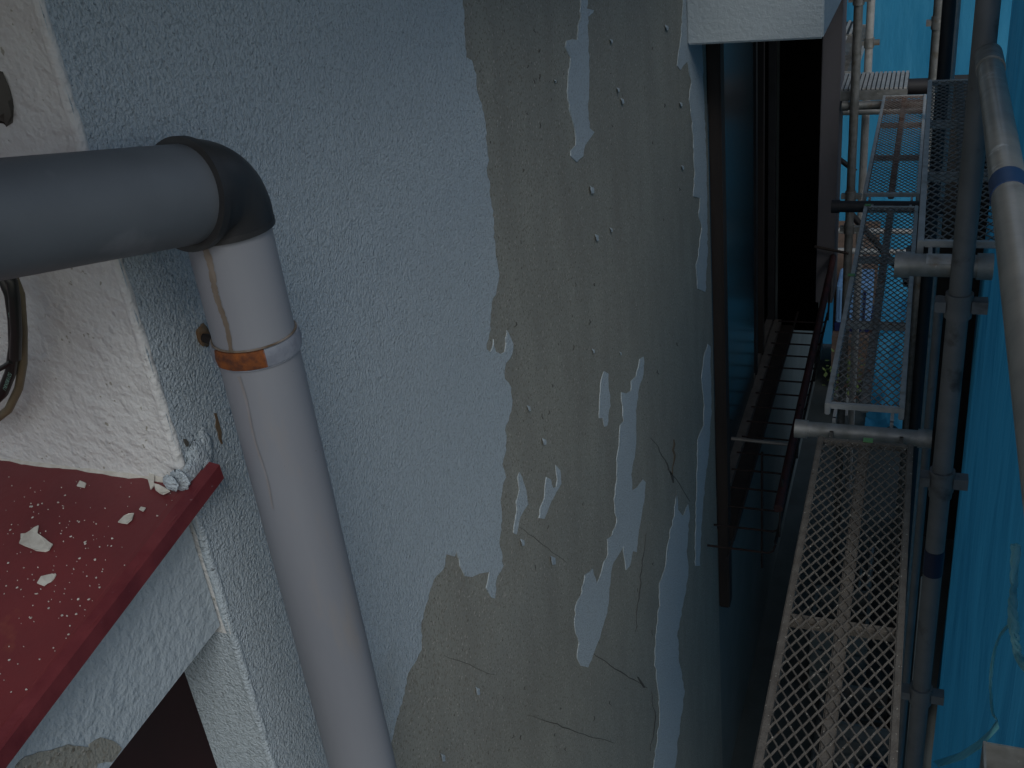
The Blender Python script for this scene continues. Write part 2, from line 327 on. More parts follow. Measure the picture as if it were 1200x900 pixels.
# plaster lump where the end wall meets the canopy
def blob(cx, r, seed, nseg=14):
    rnd = random.Random(seed); m = MB(); o = []
    for i in range(nseg // 2 + 1):
        th = math.pi * i / (nseg // 2)
        for j in range(nseg):
            ph = 2 * math.pi * j / nseg; k = 1 + rnd.uniform(-.16, .16)
            o.append(Vector(cx) + Vector((r[0] * math.sin(th) * math.cos(ph), r[1] * math.sin(th) * math.sin(ph), r[2] * math.cos(th))) * k)
    fs = [[i * nseg + j, i * nseg + (j + 1) % nseg, (i + 1) * nseg + (j + 1) % nseg, (i + 1) * nseg + j] for i in range(nseg // 2) for j in range(nseg)]
    return m.add(o, fs)
lump = MB()
for k, (px, py, r) in enumerate([(233, 537, (.005, .020, .022)), (226, 553, (.006, .016, .018)), (241, 521, (.004, .010, .022)), (211, 563, (.012, .005, .014)), (240, 543, (.006, .010, .010)), (200, 566, (.010, .004, .010))]):
    q = onX(px, py, WX + .004); b = blob(q, r, k); lump.add(b.v, b.f)
lump.build('plaster_lump', 'paint', house, smooth=True, label='rough white mortar at the foot of the corner')
# thin mortar fillet along the top of the canopy
fil = []
x0 = WX + .004; rnd = random.Random(5)
for i in range(70):
    x = x0 - i * .02; fil.append((x, EY - .006 - rnd.uniform(0, .004), -.600 + rnd.uniform(0, .003)))
mf = MB(); vs = []; fs = []
for i, (x, y, z) in enumerate(fil): vs += [(x, y, -.606), (x, EY + .004, z + .004)]
for i in range(len(fil) - 1): fs.append([2 * i, 2 * i + 2, 2 * i + 3, 2 * i + 1])
mf.add(vs, fs).build('mortar_fillet', 'chip', house)

for pl in ([(18,897),(30,886),(52,880),(80,872),(104,876),(112,890),(110,930),(0,930)], [(104,872),(118,864),(132,868),(142,877),(130,893),(108,893)]):
    MB().prism([onX(a, b, WX - .010) for a, b in rag(pl, 2, 6)], (.0012, 0, 0)).build('bare_patch', 'concrete', house, label='bare grey patch low on the side of the canopy')
# canopy: sloping red top with dull lip, painted concrete body
SL = .184
def ztop(y): return -.604 + SL * (y - EY)
CX = -.735; CB = -2.2; Y0 = -.1
can = MB()
prof = [(EY - .001, ztop(EY) - .016), (Y0, ztop(Y0) - .016), (Y0, -.88), (.768, -.819), (EY - .001, -.819)]
can.prism([Vector((WX - .010, y, z)) for y, z in prof], (CB - WX, 0, 0))
can.build('canopy_body', 'canopy', house, bevel=.004, label='pale blue-white side of the canopy below the red top')
top = MB().prism([Vector((CX - .002, .800, ztop(.800) + .001)), Vector((CX - .002, Y0 - .01, ztop(Y0 - .01) + .001)), Vector((CB, Y0 - .01, ztop(Y0 - .01) + .001)), Vector((CB, EY - .003, ztop(EY) + .001)), Vector((WX + .002, EY - .003, ztop(EY) + .001)), Vector((WX + .003, .800, ztop(.8) + .001))], (0, 0, -.015))
top.build('canopy_top', 'red', house, label='red painted canopy top strewn with white paint chips')
lipp = MB(); k = 40; ya, yb = .812, Y0 - .012; rnd = random.Random(9)
ring = []
for i in range(k + 1):
    y = ya + (yb - ya) * i / k; j = rnd.uniform(-.0008, .0008)
    ring.append([(CX - .012, y, ztop(y) + .003), (CX + .002 + j, y, ztop(y) + .0005 + j), (CX + .003 + j, y, ztop(y) - .018 + j), (CX - .012, y, ztop(y) - .018)])
vs = [p for r_ in ring for p in r_]
fs = [[4 * i + a, 4 * i + (a + 1) % 4, 4 * i + 4 + (a + 1) % 4, 4 * i + 4 + a] for i in range(k) for a in range(4)] + [[0, 1, 2, 3], [4 * k + 3, 4 * k + 2, 4 * k + 1, 4 * k]]
lipp.add(vs, fs).build('canopy_edge', 'red_edge', house, label='darker red rolled edge of the canopy')

# far part of the house: wall round the window, window, frame, hood, shutter housing
SILL = -2.93; WT = -.66; WE = 6.15
low = MB(); low.box((WX - .25, WY1, GZ), (WX, 9.4, SILL)); low.box((WX - .25, WY1, WT), (WX, 9.4, 2.2)); low.box((WX - .25, WE + .1, SILL), (WX, 9.4, WT))
low.build('lower_wall', 'lowwall', house, label='shaded grey plaster wall below the window')
hood = MB().box((WX, 3.57, -.67), (-.317, 6.7, -.30)).build('window_hood', 'canopy', house, bevel=.006, label='white stucco hood over the window')
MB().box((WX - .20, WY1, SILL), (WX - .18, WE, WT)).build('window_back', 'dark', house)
# sliding window
win = MB().box((WX - .10, WY1 + .02, SILL + .02), (WX - .02, WY1 + .09, WT)).build('window', 'rust_dark', house, label='dark steel sliding window with a teal reflection painted into the glass')
def wpart(name, a, b, m): return MB().box(a, b).build(name, m, win)
wpart('glass', (WX - .032, WY1 + .09, SILL + .10), (WX - .026, 5.2, WT - .01), 'glass')
wpart('glass', (WX - .082, 5.25, SILL + .10), (WX - .076, WE - .05, WT - .01), 'dark')
for y, m in ((5.2, 'beam'), (5.36, 'beam'), (5.62, 'rust_dark'), (WE - .05, 'beam')): wpart('mullion', (WX - .085, y, SILL + .06), (WX - .035, y + .045, WT - .01), m)
wpart('top_rail', (WX - .095, WY1 + .09, WT - .08), (WX - .03, WE, WT - .012), 'beam')
wpart('window_track', (WX - .09, WY1 + .09, SILL + .03), (WX - .045, WE, SILL + .07), 'alu')
wpart('window_track', (WX - .04, WY1 + .09, SILL + .015), (WX + .005, WE, SILL + .05), 'alu')
wpart('sill', (WX - .01, WY1 + .03, SILL - .06), (WX + .075, WE, SILL + .012), 'rust_dark')
# rusty steel upright at the near side of the window, with its curved head
up = MB(); up.box((WX + .001, 3.905, -3.38), (WX + .05, 3.99, -.672))
up.build('window_upright', 'rust_dark', house, bevel=.006, label='rusty brown steel upright beside the window')
cv = []
for i in range(9):
    a = R(90) * i / 8; cv.append((WX - .012, 4.30 - .30 * math.cos(a) - .0, -.95 + .30 * math.sin(a) - .02))
m_ = MB(); poly = [Vector(c) for c in cv] + [Vector((WX - .012, 4.30, -.672)), Vector((WX - .012, 3.99, -.672)), Vector((WX - .012, 3.99, -.97))]
m_.prism(poly[::-1], (-.012, 0, 0)); m_.build('corner_bracket', 'rust_dark', house)
# dark shutter housing facing the camera, grey pier behind it
MB().box((WX - .02, WE, -2.95), (-.552, WE + .25, -.672)).build('shutter_housing', 'dark', house, label='black shutter housing at the far end of the window')
MB().box((-.550, WE - .005, -2.75), (-.447, WE + .3, .2)).build('pier', 'greywall', house, label='narrow grey plaster pier beyond the window', bevel=.004)
# eave of the roof above
MB().box((-4, EY - .62, .13), (WX + .34, 9.6, .30)).build('eave', 'eave', house)

# ================================================================== FLOWER RACK
rk = thing('flower_rack', 'rusty red steel flower rack with rungs fixed under the window', 'flower rack', (WX, 3.7, -2.8))
MB().tube([(-.45, 3.62, -2.56), (-.45, 6.14, -2.44)], .019).build('top_rail', 'rust_rail', rk, smooth=True)
MB().tube([(-.47, 3.70, -2.80), (-.47, 6.1, -2.80)], .007, 8).build('lower_rail', 'rust_dark', rk, smooth=True)
MB().tube([(WX + .11, 3.55, -2.80), (WX + .11, 6.1, -2.80)], .006, 8).build('lower_rail', 'rust_dark', rk, smooth=True)
r0 = None
for i in range(16):
    y = 3.62 + .155 * i
    if r0 is None:
        r0 = MB().tube([(WX + .01, y, -2.795), (-.50, y, -2.795), (-.478, y, -2.785), (-.462, y, -2.76), (-.455, y, -2.60)] if 0 else [(WX + .01, y, -2.795), (-.49, y, -2.795), (-.468, y, -2.782), (-.46, y, -2.75)], .005, 7).build('rung', 'rod', rk, smooth=True)
    else:
        c = r0.copy(); COL.objects.link(c); c.location.y = r0.location.y + .155 * i
MB().tube([onX(893, 530, -.6), onX(893, 665, -.6)], .006, 7).build('upright_bar', 'rod', rk, smooth=True)
for y in (3.75, 4.4, 5.2, 6.0): MB().tube([(-.46, y, -2.80), (-.45, y, -2.50)], .006, 7).build('upright_bar', 'rust_dark', rk, smooth=True)
MB().tube([onY(857, 514, 4.2), onY(925, 521, 4.2)], .009, 8).build('arm', 'alu', rk, smooth=True)
MB().tube([(WX + .2, 6.1, -2.36), (-.36, 6.1, -2.40)], .009, 8).build('arm', 'rust_dark', rk, smooth=True)

# ================================================================== DRAINPIPE
PC = Vector((-.662, .841, -.278)); RV = .0445; RH = .049
dirh = Vector((.159, .963, -.2144)).normalized()
dp = thing('drainpipe', 'thick grey plastic drainpipe with black elbow and rusty band in front of the wall', 'drainpipe', (PC.x, PC.y, GZ))
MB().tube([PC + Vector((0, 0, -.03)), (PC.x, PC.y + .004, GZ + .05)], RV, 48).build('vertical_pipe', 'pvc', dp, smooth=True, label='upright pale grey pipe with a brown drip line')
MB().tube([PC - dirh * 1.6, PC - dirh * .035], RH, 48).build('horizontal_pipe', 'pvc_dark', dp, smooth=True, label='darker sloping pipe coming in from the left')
# elbow: swept bend with sockets
path = []; bend = .034
a0 = PC - dirh * .044; a1 = PC - dirh * bend; b1 = PC + Vector((0, 0, -bend)); b0 = PC + Vector((0, 0, -.040))
path.append(a0)
for i in range(13):
    t_ = i / 12; path.append(a1 * (1 - t_) ** 2 + PC * 2 * t_ * (1 - t_) + b1 * t_ ** 2)
path.append(b0)
el = MB().tube(path, [RH + .0045] + [RH + .0045 - (.0045) * (i / 12) for i in range(13)] + [RV + .004], 48, cap=True)
el.build('elbow', 'elbow', dp, smooth=True)
dd = dirh
MB().pipe(PC - dd * .047, PC - dd * .038, RH + .0072, .0075, 48).build('elbow_rim', 'elbow', dp, smooth=True)
MB().pipe((PC.x, PC.y, PC.z - .042), (PC.x, PC.y, PC.z - .036), RV + .0048, .005, 48).build('elbow_rim', 'elbow', dp, smooth=True)
# drip streak: thin film following the pipe surface (faces the camera side)
def pipe_pt(ang, z, r): return Vector((PC.x + r * math.cos(ang), PC.y + r * math.sin(ang), z))
cang = math.atan2(-PC.y, -PC.x) - .62
def streak(z0, z1, w0, w1, off=0, m='streak'):
    n = 50; vs = []; fs = []; rnd = random.Random(int(z0 * -1000))
    for i in range(n + 1):
        z = z0 + (z1 - z0) * i / n; w_ = (w0 + (w1 - w0) * i / n) * rnd.uniform(.75, 1.2); c = cang + off + .03 * math.sin(i * .21)
        for a in (c - w_ / 2, c, c + w_ / 2): vs.append(pipe_pt(a, z, RV + .0007))
    for i in range(n): fs += [[3 * i, 3 * i + 1, 3 * i + 4, 3 * i + 3], [3 * i + 1, 3 * i + 2, 3 * i + 5, 3 * i + 4]]
    MB().add(vs, fs).build('drip_streak', m, dp, smooth=True)
streak(-.321, -.439, .17, .11); streak(-.468, -.64, .08, .05, 0, 'faint')
# band clamp: tilted ring, rusty half and painted half
def band(name, a0, a1, m, z=-.450, h=.020, tilt=.0):
    n = 30; vs = []; fs = []
    for i in range(n + 1):
        a = a0 + (a1 - a0) * i / n; zz = z + .0
        jag = (.004 * math.sin(i * 2.3)) if i in (0, n) else 0
        for (r_, dz) in ((RV + .0005, -h / 2), (RV + .0035, -h / 2), (RV + .005, 0), (RV + .0035, h / 2), (RV + .0005, h / 2)): vs.append(pipe_pt(a, zz + dz, r_))
    for i in range(n):
        for k_ in range(4): fs.append([5 * i + k_, 5 * i + k_ + 1, 5 * i + k_ + 6, 5 * i + k_ + 5])
    return MB().add(vs, fs).build(name, m, dp, smooth=True)
band('band_clamp', cang - .55, cang + .74, 'rust').__setitem__('label', 'orange rusted half of the band clamp')
band('band_clamp', cang + .72, cang + 2 * math.pi - .53, 'band_paint').__setitem__('label', 'half of the band clamp still painted grey-blue')
for z in (-.4385, -.4615):
    MB().tube([pipe_pt(cang + .05 + i * 2 * math.pi / 40, z, RV + .0012) for i in range(41)], .0012, 6).build('band_lip', 'streak' if z > -.45 else 'band_paint', dp, smooth=True)
# wall stub holding the band
MB().tube([(WX - .01, .872, -.462), (-.735, .862, -.462), (-.705, .852, -.466)], [.0045, .006, .007], 8).build('wall_stub', 'rust_dark', dp, smooth=True)
b = blob((WX + .002, .872, -.462), (.006, .012, .014), 4); b.build('stub_plug', 'rustline', dp, smooth=True)

# ================================================================== CABLES AT THE LEFT
def onYp(px, py, Y): return onY(px, py, Y)
c1 = thing('black_cable', 'thick black cable with pale printed lettering hanging at the left edge', 'cable', onY(15, 340, .72))
MB().tube([onY(x, y, .735) for x, y in ((-30, 300), (2, 322), (12, 345), (16, 375), (17, 405), (13, 435), (3, 460), (-14, 476), (-50, 488))], .0062, 12).build('sheath', 'black', c1, smooth=True)
MB().tube([onY(x, y, .725) for x, y in ((-20, 318), (4, 318), (14, 330), (17, 350), (19, 390), (18, 420))], .006, 12).build('sheath', 'black', c1, smooth=True)
for (tx, px, py, an, px2, py2) in (('CSSNT7LE', 11, 366, 0, 16.5, 393), ('52/180XBU', 12, 437, 0, 4.5, 458)):
    p = onY(px, py, .7285); q = onY(px2, py2, .7285); cu = bpy.data.curves.new('cable_print', 'FONT'); cu.body = tx; cu.size = .0062; cu.materials.append(M['print'])
    tmp = bpy.data.objects.new('tmp', cu); me_ = bpy.data.meshes.new_from_object(tmp); bpy.data.objects.remove(tmp)
    o = bpy.data.objects.new('printed_lettering', me_); COL.objects.link(o); o.parent = c1
    xa = (q - p); xa.y = 0; xa.normalize(); na = Vector((0, -1, 0)); ya_ = na.cross(xa)
    o.matrix_local = Matrix.Translation(p - c1.location - ya_ * .002) @ Matrix((xa, ya_, na)).transposed().to_4x4()
c2 = MB().tube([onY(x, y, .745) for x, y in ((14, 320), (24, 345), (27, 385), (27, 425), (22, 455), (10, 480), (-8, 494), (-40, 500))], .0048, 12).build('tan_cable', 'tan_cable', smooth=True)
c2['label'] = 'tan brown cable looping beside the black cable at the left edge'; c2['category'] = 'cable'
c3 = MB().tube([onY(x, y, .73) for x, y in ((13, 424), (4, 430), (-12, 438), (-40, 444))], .0028, 10).build('thin_cable', 'black', smooth=True)
c3['label'] = 'thin black wire branching left from the thick black cable'; c3['category'] = 'cable'
# dark hole plug high at the left
vg = blob(onY(-6, 110, EY - .004), (.02, .010, .028), 12)
o = vg.build('cable_plug', 'crack', smooth=True); o['label'] = 'dark crumbled putty plug above the pipe at the left edge'; o['category'] = 'putty'

# ================================================================== PAINT CHIPS ON THE CANOPY
def on_canopy(px, py):
    r = ray(px, py); t_ = (-.604 - SL * EY) / (r.z - SL * r.y); return r * t_
CH = [((42, 636), [(24,640),(26,630),(41,622),(47,620),(45,628),(63,641),(59,648),(44,649),(38,645)], 'largest white paint chip on the red canopy'),
      ((55, 683), [(45,687),(50,680),(62,675),(67,676),(61,684),(53,690)], 'small curled paint chip below the largest one on the red canopy'),
      ((148, 610), [(139,614),(146,607),(158,604),(156,613),(150,617)], 'paint chip on the red canopy nearest its dark rolled edge'),
      ((168, 600), [(164,600),(166,596),(172,599),(169,603)], 'tiny paint chip up right of the one nearest the rolled edge'),
      ((98, 571), [(91,572),(95,567),(102,569),(100,574)], 'tiny paint chip close to the cream wall on the red canopy')]
for c, pl, lab in CH:
    pts = [on_canopy(a, b) + Vector((0, 0, .0015 + .003 * random.random())) for a, b in rag(pl, .6, 5)]
    o = MB().prism(pts, (0, 0, .0012)).build('paint_chip', 'chip'); o['label'] = lab; o['category'] = 'paint chip'; o['group'] = 'paint chips lying on the red canopy'
# chips beside the fillet
for pl, lab in (([(181,548),(184,551),(184,572),(180,577),(177,566)], 'upright flake standing where the cream wall meets the canopy'), ([(184,571),(196,574),(203,580),(195,584),(186,578)], 'flat broken flake at the foot of the cream wall corner')):
    pts = [on_canopy(a, b) + Vector((0, -.003, .004 + .003 * random.random())) for a, b in rag(pl, .6, 5)]
    o = MB().prism(pts, (0, 0, .0015)).build('paint_chip', 'chip'); o['label'] = lab; o['category'] = 'paint chip'; o['group'] = 'paint chips lying on the red canopy'
sc = MB(); rnd = random.Random(21)
for _ in range(300):
    a = rnd.uniform(-20, 235); b_ = rnd.uniform(560, 880)
    if rnd.random() < .55: a = rnd.gauss(60, 60); b_ = rnd.gauss(650, 50)
    p = on_canopy(a, b_)
    if p.x > CX - .016 or p.y > EY - .01 or p.y < 0: continue
    s_ = rnd.choice((.0004, .0005, .0006, .0007, .0009, .0015)); n = 5; th0 = rnd.uniform(0, 6)
    poly = [p + Vector((s_ * rnd.uniform(.5, 1.2) * math.cos(th0 + k * 1.257), s_ * rnd.uniform(.5, 1.2) * math.sin(th0 + k * 1.257), .002 + rnd.uniform(0, .0006))) for k in range(n)]
    sc.prism(poly, (0, 0, .0007))
o = sc.build('paint_crumbs', 'chip'); o['kind'] = 'stuff'; o['label'] = 'tiny white paint crumbs scattered over the red canopy'; o['category'] = 'debris'

# ================================================================== SCAFFOLD PLANKS
def plank(label, m_frame, m_deck, xa, xb, ya, yb, z, rows=44, wd=.0027, hooks=True, cross=(1 / 3, 2 / 3), k=18, m_beam=None):
    t = thing('scaffold_plank', label, 'scaffold plank', ((xa + xb) / 2, ya, z), 'mesh decked scaffold planks')
    rw = .015; zb_ = z - .034
    for x in (xa, xb - rw): MB().box((x, ya, zb_), (x + rw, yb, z + .003)).build('side_rail', m_frame, t, bevel=.0025)
    for y in (ya, yb - .02): MB().box((xa + rw, y, z - .014), (xb - rw, y + .016, z + .002)).build('end_rail', m_frame, t, bevel=.002)
    xm = (xa + xb) / 2
    MB().box((xm - .013, ya + .02, z - .030), (xm + .013, yb - .02, z - .004)).build('centre_beam', m_beam or m_deck, t, bevel=.003)
    for f in cross:
        y = ya + (yb - ya) * f; MB().box((xa + rw, y, z - .030), (xb - rw, y + .014, z - .0055)).build('cross_bar', m_frame, t)
    x0, x1 = xa + rw - .002, xb - rw + .002; cw = (x1 - x0) / k; L_ = (yb - ya) - .03; n = rows * 2; d_ = MB(); rnd = random.Random(int(ya * 100))
    for c in range(k):
        for i in range(n):
            y0 = ya + .015 + L_ * i / n; y1 = ya + .015 + L_ * (i + 1) / n
            s_ = i % 2 == (c % 2)
            p = (x0 + cw * (c + (0 if s_ else 1)), y0, z - .001); q = (x0 + cw * (c + (1 if s_ else 0)), y1, z - .001 )
            d_.bar((p[0], p[1], p[2] - (.0018 if s_ else -.0012)), (q[0], q[1], q[2] + (.0012 if s_ else -.0018)), wd, .0028)
    d_.build('mesh_deck', m_deck, t, kind='stuff')
    if hooks:
        for x in (xa + .03, xb - .03):
            for (y, s_) in ((ya, -1), (yb, 1)):
                MB().bar((x, y + s_ * .000, z - .018), (x, y + s_ * .052, z - .018), .009, .012).bar((x, y + s_ * .050, z - .012), (x, y + s_ * .050, z - .055), .009, .008, up=(0, 1, 0)).build('hook', m_frame, t)
    return t
PZ = -1.47
plank('near mesh scaffold plank spattered with mortar, running out of the bottom of the picture', 'deck_dirty', 'deck_dirty', -.2, .035, .60, 2.425, PZ, cross=(.22, .605), wd=.0030)
plank('second mesh scaffold plank with bright steel frame, directly beyond the mortar spattered plank', 'steel_lt', 'deck_rusty', -.2, .008, 2.60, 4.27, PZ, k=16, rows=40, wd=.0022, m_beam='steel')
plank('third mesh scaffold plank with rust brown centre rib, before the ribbed cross plank', 'steel_lt', 'deck_brown', -.215, .010, 4.42, 6.12, PZ, k=16, rows=40, wd=.0022)
plank('raised mesh scaffold plank behind the dark post, one step higher than the others', 'steel_lt', 'deck_dark', .008, .225, 2.50, 4.17, -.95, k=14, rows=34, wd=.0024)
plank('far mesh scaffold plank beyond the ribbed cross plank, mostly behind the wall edge', 'steel_lt', 'deck_dark', -.55, -.40, 6.75, 8.3, PZ, hooks=False)
def ribbed(label, x0, x1, y0, y1, z, n):
    t = thing('ribbed_plank', label, 'scaffold plank', (x0, y0, z), 'ribbed steel cross planks')
    MB().box((x0, y0, z - .05), (x1, y1, z)).build('deck', 'beam', t, bevel=.003)
    r_ = MB()
    for i in range(n): x = x0 + (x1 - x0) * (i + .5) / n; r_.box((x - .0085, y0 + .004, z), (x + .0085, y1 - .004, z + .009))
    r_.build('tread_rib', 'steel_lt', t, kind='stuff')
    MB().box((x0, y0 - .012, z - .055), (x1, y0 - .001, z - .0)).build('front_lip', 'steel', t)
    return t
ribbed('ribbed steel cross plank lying across the far end of the mesh planks', -.75, -.09, 6.2, 6.62, -1.455, 27)
MB().pipe((-.10, 6.40, -1.49), (0.02, 6.40, -1.49), .045, .004).build('dark_tube_end', 'beam', smooth=True, label='short dark tube end to the right of the ribbed cross plank', cat='scaffold tube')
ribbed('small far ribbed plank high up beside the far pair of posts', -1.1, -.50, 7.9, 8.4, -1.46, 16)

# ================================================================== TUBES, POSTS, COUPLERS
def coupler(p, axis, parent, m='steel', s_=1.0):
    p = Vector(p); c = MB(); c.tube([p - Vector(axis) * .03 * s_, p + Vector(axis) * .03 * s_], .031 * s_, 14)
    side = Vector((1, 0, 0)) if abs(axis[0]) < .5 else Vector((0, 0, 1))
    c.bar(p + side * .028 * s_, p + side * .062 * s_, .034 * s_, .03 * s_); c.bar(p - side * .028 * s_, p - side * .052 * s_, .04 * s_, .026 * s_)
    c.build('coupler', m, parent, smooth=True)
def tube_thing(name, label, p, q, r=.0243, m='steel', group='steel scaffold tubes', couplers=(), cat='scaffold tube'):
    p, q = Vector(p), Vector(q); base = p if p.z <= q.z else q
    t = thing(name, label, cat, base, group); ax = (q - p).normalized()
    MB().pipe(p, q, r, .0028, 24).build('tube', m, t, smooth=True)
    for f in couplers: coupler(p + (q - p) * f, tuple(ax), t, m)
    return t
G2 = 'upright scaffold posts'
PX, PY = .108, 2.41
t = tube_thing('scaffold_post', 'nearest dark scaffold post standing in front of the raised mesh plank', (PX, PY, GZ), (PX, PY, 1.4), m='steel_dk', group=G2, cat='scaffold post')
for z in (-1.07, -1.56, -2.3, -3.1): coupler((PX, PY, z), (0, 0, 1), t, 'steel_dk')
for z in (-1.07, -1.60): MB().tube([(PX, PY, z - .01), (PX, PY, z + .02)], .028, 20).build('post_collar', 'steel_dk', t, smooth=True)
MB().tube([(PX, PY, -1.86), (PX, PY, -1.78)], .0255, 20).build('tape_band', 'navytape', t, smooth=True, label='dark blue tape wound round the post')
t = tube_thing('scaffold_post', 'dark scaffold post rising behind the raised mesh plank at the top', (.062, 4.34, GZ), (.062, 4.34, 1.4), m='beam', group=G2, cat='scaffold post')
t = tube_thing('scaffold_post', 'pinkish grey scaffold post left of the dark one at the top', (.035, 5.6, GZ), (.035, 5.6, 1.4), m='steel', group=G2, cat='scaffold post')
for z in (-.55, -1.0): coupler((.035, 5.6, z), (0, 0, 1), t)
t = tube_thing('scaffold_post', 'far scaffold post nearer to the house, beside the pale pier', (-.365, 6.12, GZ), (-.365, 6.12, 1.4), m='steel', group=G2, cat='scaffold post')
for z in (-.95, -2.05, -2.25): coupler((-.365, 6.12, z), (0, 0, 1), t)
t = tube_thing('scaffold_post', 'right one of the two far scaffold posts above the ribbed cross plank', (-.345, 7.0, GZ), (-.345, 7.0, 1.4), m='steel_lt', group=G2, cat='scaffold post')
for z in (-1.35,): coupler((-.345, 7.0, z), (0, 0, 1), t)
tube_thing('scaffold_post', 'thin pale scaffold post between the dark post and the nearest post at the top', (.100, 4.75, GZ), (.100, 4.75, 1.4), r=.012, m='steel_lt', group=G2, cat='scaffold post')
tube_thing('scaffold_post', 'thin pale pole low down beside the mortar spattered plank', (.11, 2.85, GZ), (.105, 2.95, -2.3), r=.007, m='steel_lt', group=G2, cat='scaffold post')
tube_thing('scaffold_post', 'grey pole standing right of the plank joint', (.075, 2.75, GZ), (.075, 2.75, -1.2), r=.012, m='steel_dk', group=G2, cat='scaffold post')
# handrail coming towards the camera
M['rail'] = mat('worn_rail_steel', (.40, .38, .33), (.30, .29, .26), 14, .28, .42, metal=.5, bumps=((90, .001, .25),), stain=(((.55, .55, .52), 16, .66, .70), ((.2, .17, .13), 11, .62, .74)))
hr = tube_thing('handrail', 'big bright handrail tube with a blue tape ring at the right edge', (.118, -.4, -.50), (.118, 2.36, -.50), m='rail', group='handrail tubes', couplers=(), cat='handrail')
MB().tube([(.118, 2.27, -.50), (.118, 2.40, -.50)], .0275, 24).build('rail_socket', 'steel', hr, smooth=True)
q = onX(1182, 228, .118); MB().tube([(.118, q.y - .035, -.50), (.118, q.y + .03, -.50)], .0255, 24).build('tape_band', 'bluetape', hr, smooth=True, label='blue tape ring round the handrail')
# transoms under the plank joints
def transom(label, x0, x1, y, z, r=.0243, m='steel'):
    t = tube_thing('transom', label, (x0, y, z), (x1, y, z), r=r, m=m, group='cross tubes under the plank ends')
    MB().pipe((x0 - .004, y, z), (x0 + .03, y, z), r + .004, .006).build('collar', m, t, smooth=True)
    MB().pipe((x1 - .03, y, z), (x1 + .004, y, z), r + .004, .006).build('collar', m, t, smooth=True)
    return t
transom('cross tube with open end under the joint of the two nearest planks', -.265, .075, 2.507, -1.500, r=.0215, m='steel')
transom('thick stub tube with a worn sticker under the near end of the raised plank', -.035, .17, 2.44, -.985, r=.027)
transom('dark cross tube under the joint of the second and third planks', -.33, .1, 4.345, -1.50, m='beam')
transom('cross tube under the far end of the third plank', -.43, .1, 6.16, -1.53)
for x, y, z, lab in ((-.9, 8.6, -3.18, 'upper one of two pale ledger tubes seen through the third plank'), (-.9, 8.6, -3.36, 'lower one of two pale ledger tubes seen through the third plank'), (-.9, 6.9, -1.75, 'short pale ledger tube behind the far post under the ribbed plank')):
    tube_thing('ledger_tube', lab, (x, y, z), (.15, y, z), m='steel_lt', group='far ledger tubes')
tube_thing('brace_tube', 'dark diagonal brace seen through the second plank', (-.42, 6.4, -2.2), (.2, 6.4, -2.95), r=.02, m='beam', group='diagonal braces')
tube_thing('brace_tube', 'thin dark brace left of the far post', (-.62, 6.6, -1.85), (-.37, 6.6, -2.05), r=.016, m='beam', group='diagonal braces')
tube_thing('brace_tube', 'dark brace running to the ground below the second plank', (-.02, 5.2, -2.2), (-.02, 6.2, -2.4), r=.02, m='beam', group='diagonal braces')
# sticker on the stub tube
st = MB(); vs = []; fs = []
for i in range(9):
    a = R(-150 + 14 * i)
    for x in (.03, .09): vs.append((x, 2.44 + .0276 * math.cos(a), -.985 - .0276 * math.sin(a)))
for i in range(8): fs.append([2 * i, 2 * i + 1, 2 * i + 3, 2 * i + 2])
st.add(vs, fs).build('sticker', 'steel_lt', smooth=True, label='worn pale sticker on the thick stub tube', cat='sticker')
# green tape ends
for (x, y, z, lab) in ((-.075, 2.417, PZ + .004, 'green tape mark on the far end of the mortar spattered plank'), (-.196, 3.52, PZ + .004, 'green tape mark on the left rail of the second plank'), (-.185, 4.262, PZ + .004, 'green tape mark at the far left corner of the second plank')):
    MB().box((x - .012, y - .008, z), (x + .012, y + .010, z + .003)).build('green_tape', 'greentape', label=lab, cat='tape', group='green tape marks on the planks')

# ================================================================== SHEETING
def sheetgrid(name, f, nu, nv, m, label, cat, seed=1, **kw):
    vs = [f(i / nu, j / nv) for j in range(nv + 1) for i in range(nu + 1)]
    fs = [[j * (nu + 1) + i, j * (nu + 1) + i + 1, (j + 1) * (nu + 1) + i + 1, (j + 1) * (nu + 1) + i] for j in range(nv) for i in range(nu)]
    o = MB().add(vs, fs).build(name, m, smooth=True); o['label'] = label; o['category'] = cat
    return o
from mathutils import noise
def side_tarp(u, v):
    y = 1.45 + 3.45 * u; z = GZ + .05 + (5.0) * v
    x = .30 + .035 * noise.noise(Vector((y * 2.2, z * .35, 1))) + .012 * noise.noise(Vector((y * 7, z * .9, 5))) + .02 * math.sin(y * 3 + z * .4)
    return Vector((x, y, z))
sheetgrid('blue_tarp', side_tarp, 110, 90, 'tarp', 'blue scaffold sheeting hanging along the right side', 'tarpaulin')
def end_tarp(u, v):
    x = -1.3 + 2.6 * u; z = GZ + .02 + 6.0 * v
    y = 9.5 + .12 * noise.noise(Vector((x * 1.6, z * .6, 2))) + .04 * noise.noise(Vector((x * 5, z * 1.5, 7)))
    return Vector((x, y, z))
sheetgrid('blue_tarp', end_tarp, 60, 80, 'tarp_far', 'bright blue sheeting closing the far end of the scaffold', 'tarpaulin')
def heap(u, v):
    x = -.28 + .75 * u; y = 7.9 + 1.5 * v
    z = GZ + .03 + .55 * max(0, v) ** 1.3 + .10 * noise.noise(Vector((x * 4, y * 3, 1))) + .05 * noise.noise(Vector((x * 9, y * 9, 4)))
    return Vector((x, y, z))
sheetgrid('blue_tarp', heap, 40, 50, 'tarp_far', 'crumpled blue sheet spread on the ground below the second plank', 'tarpaulin')
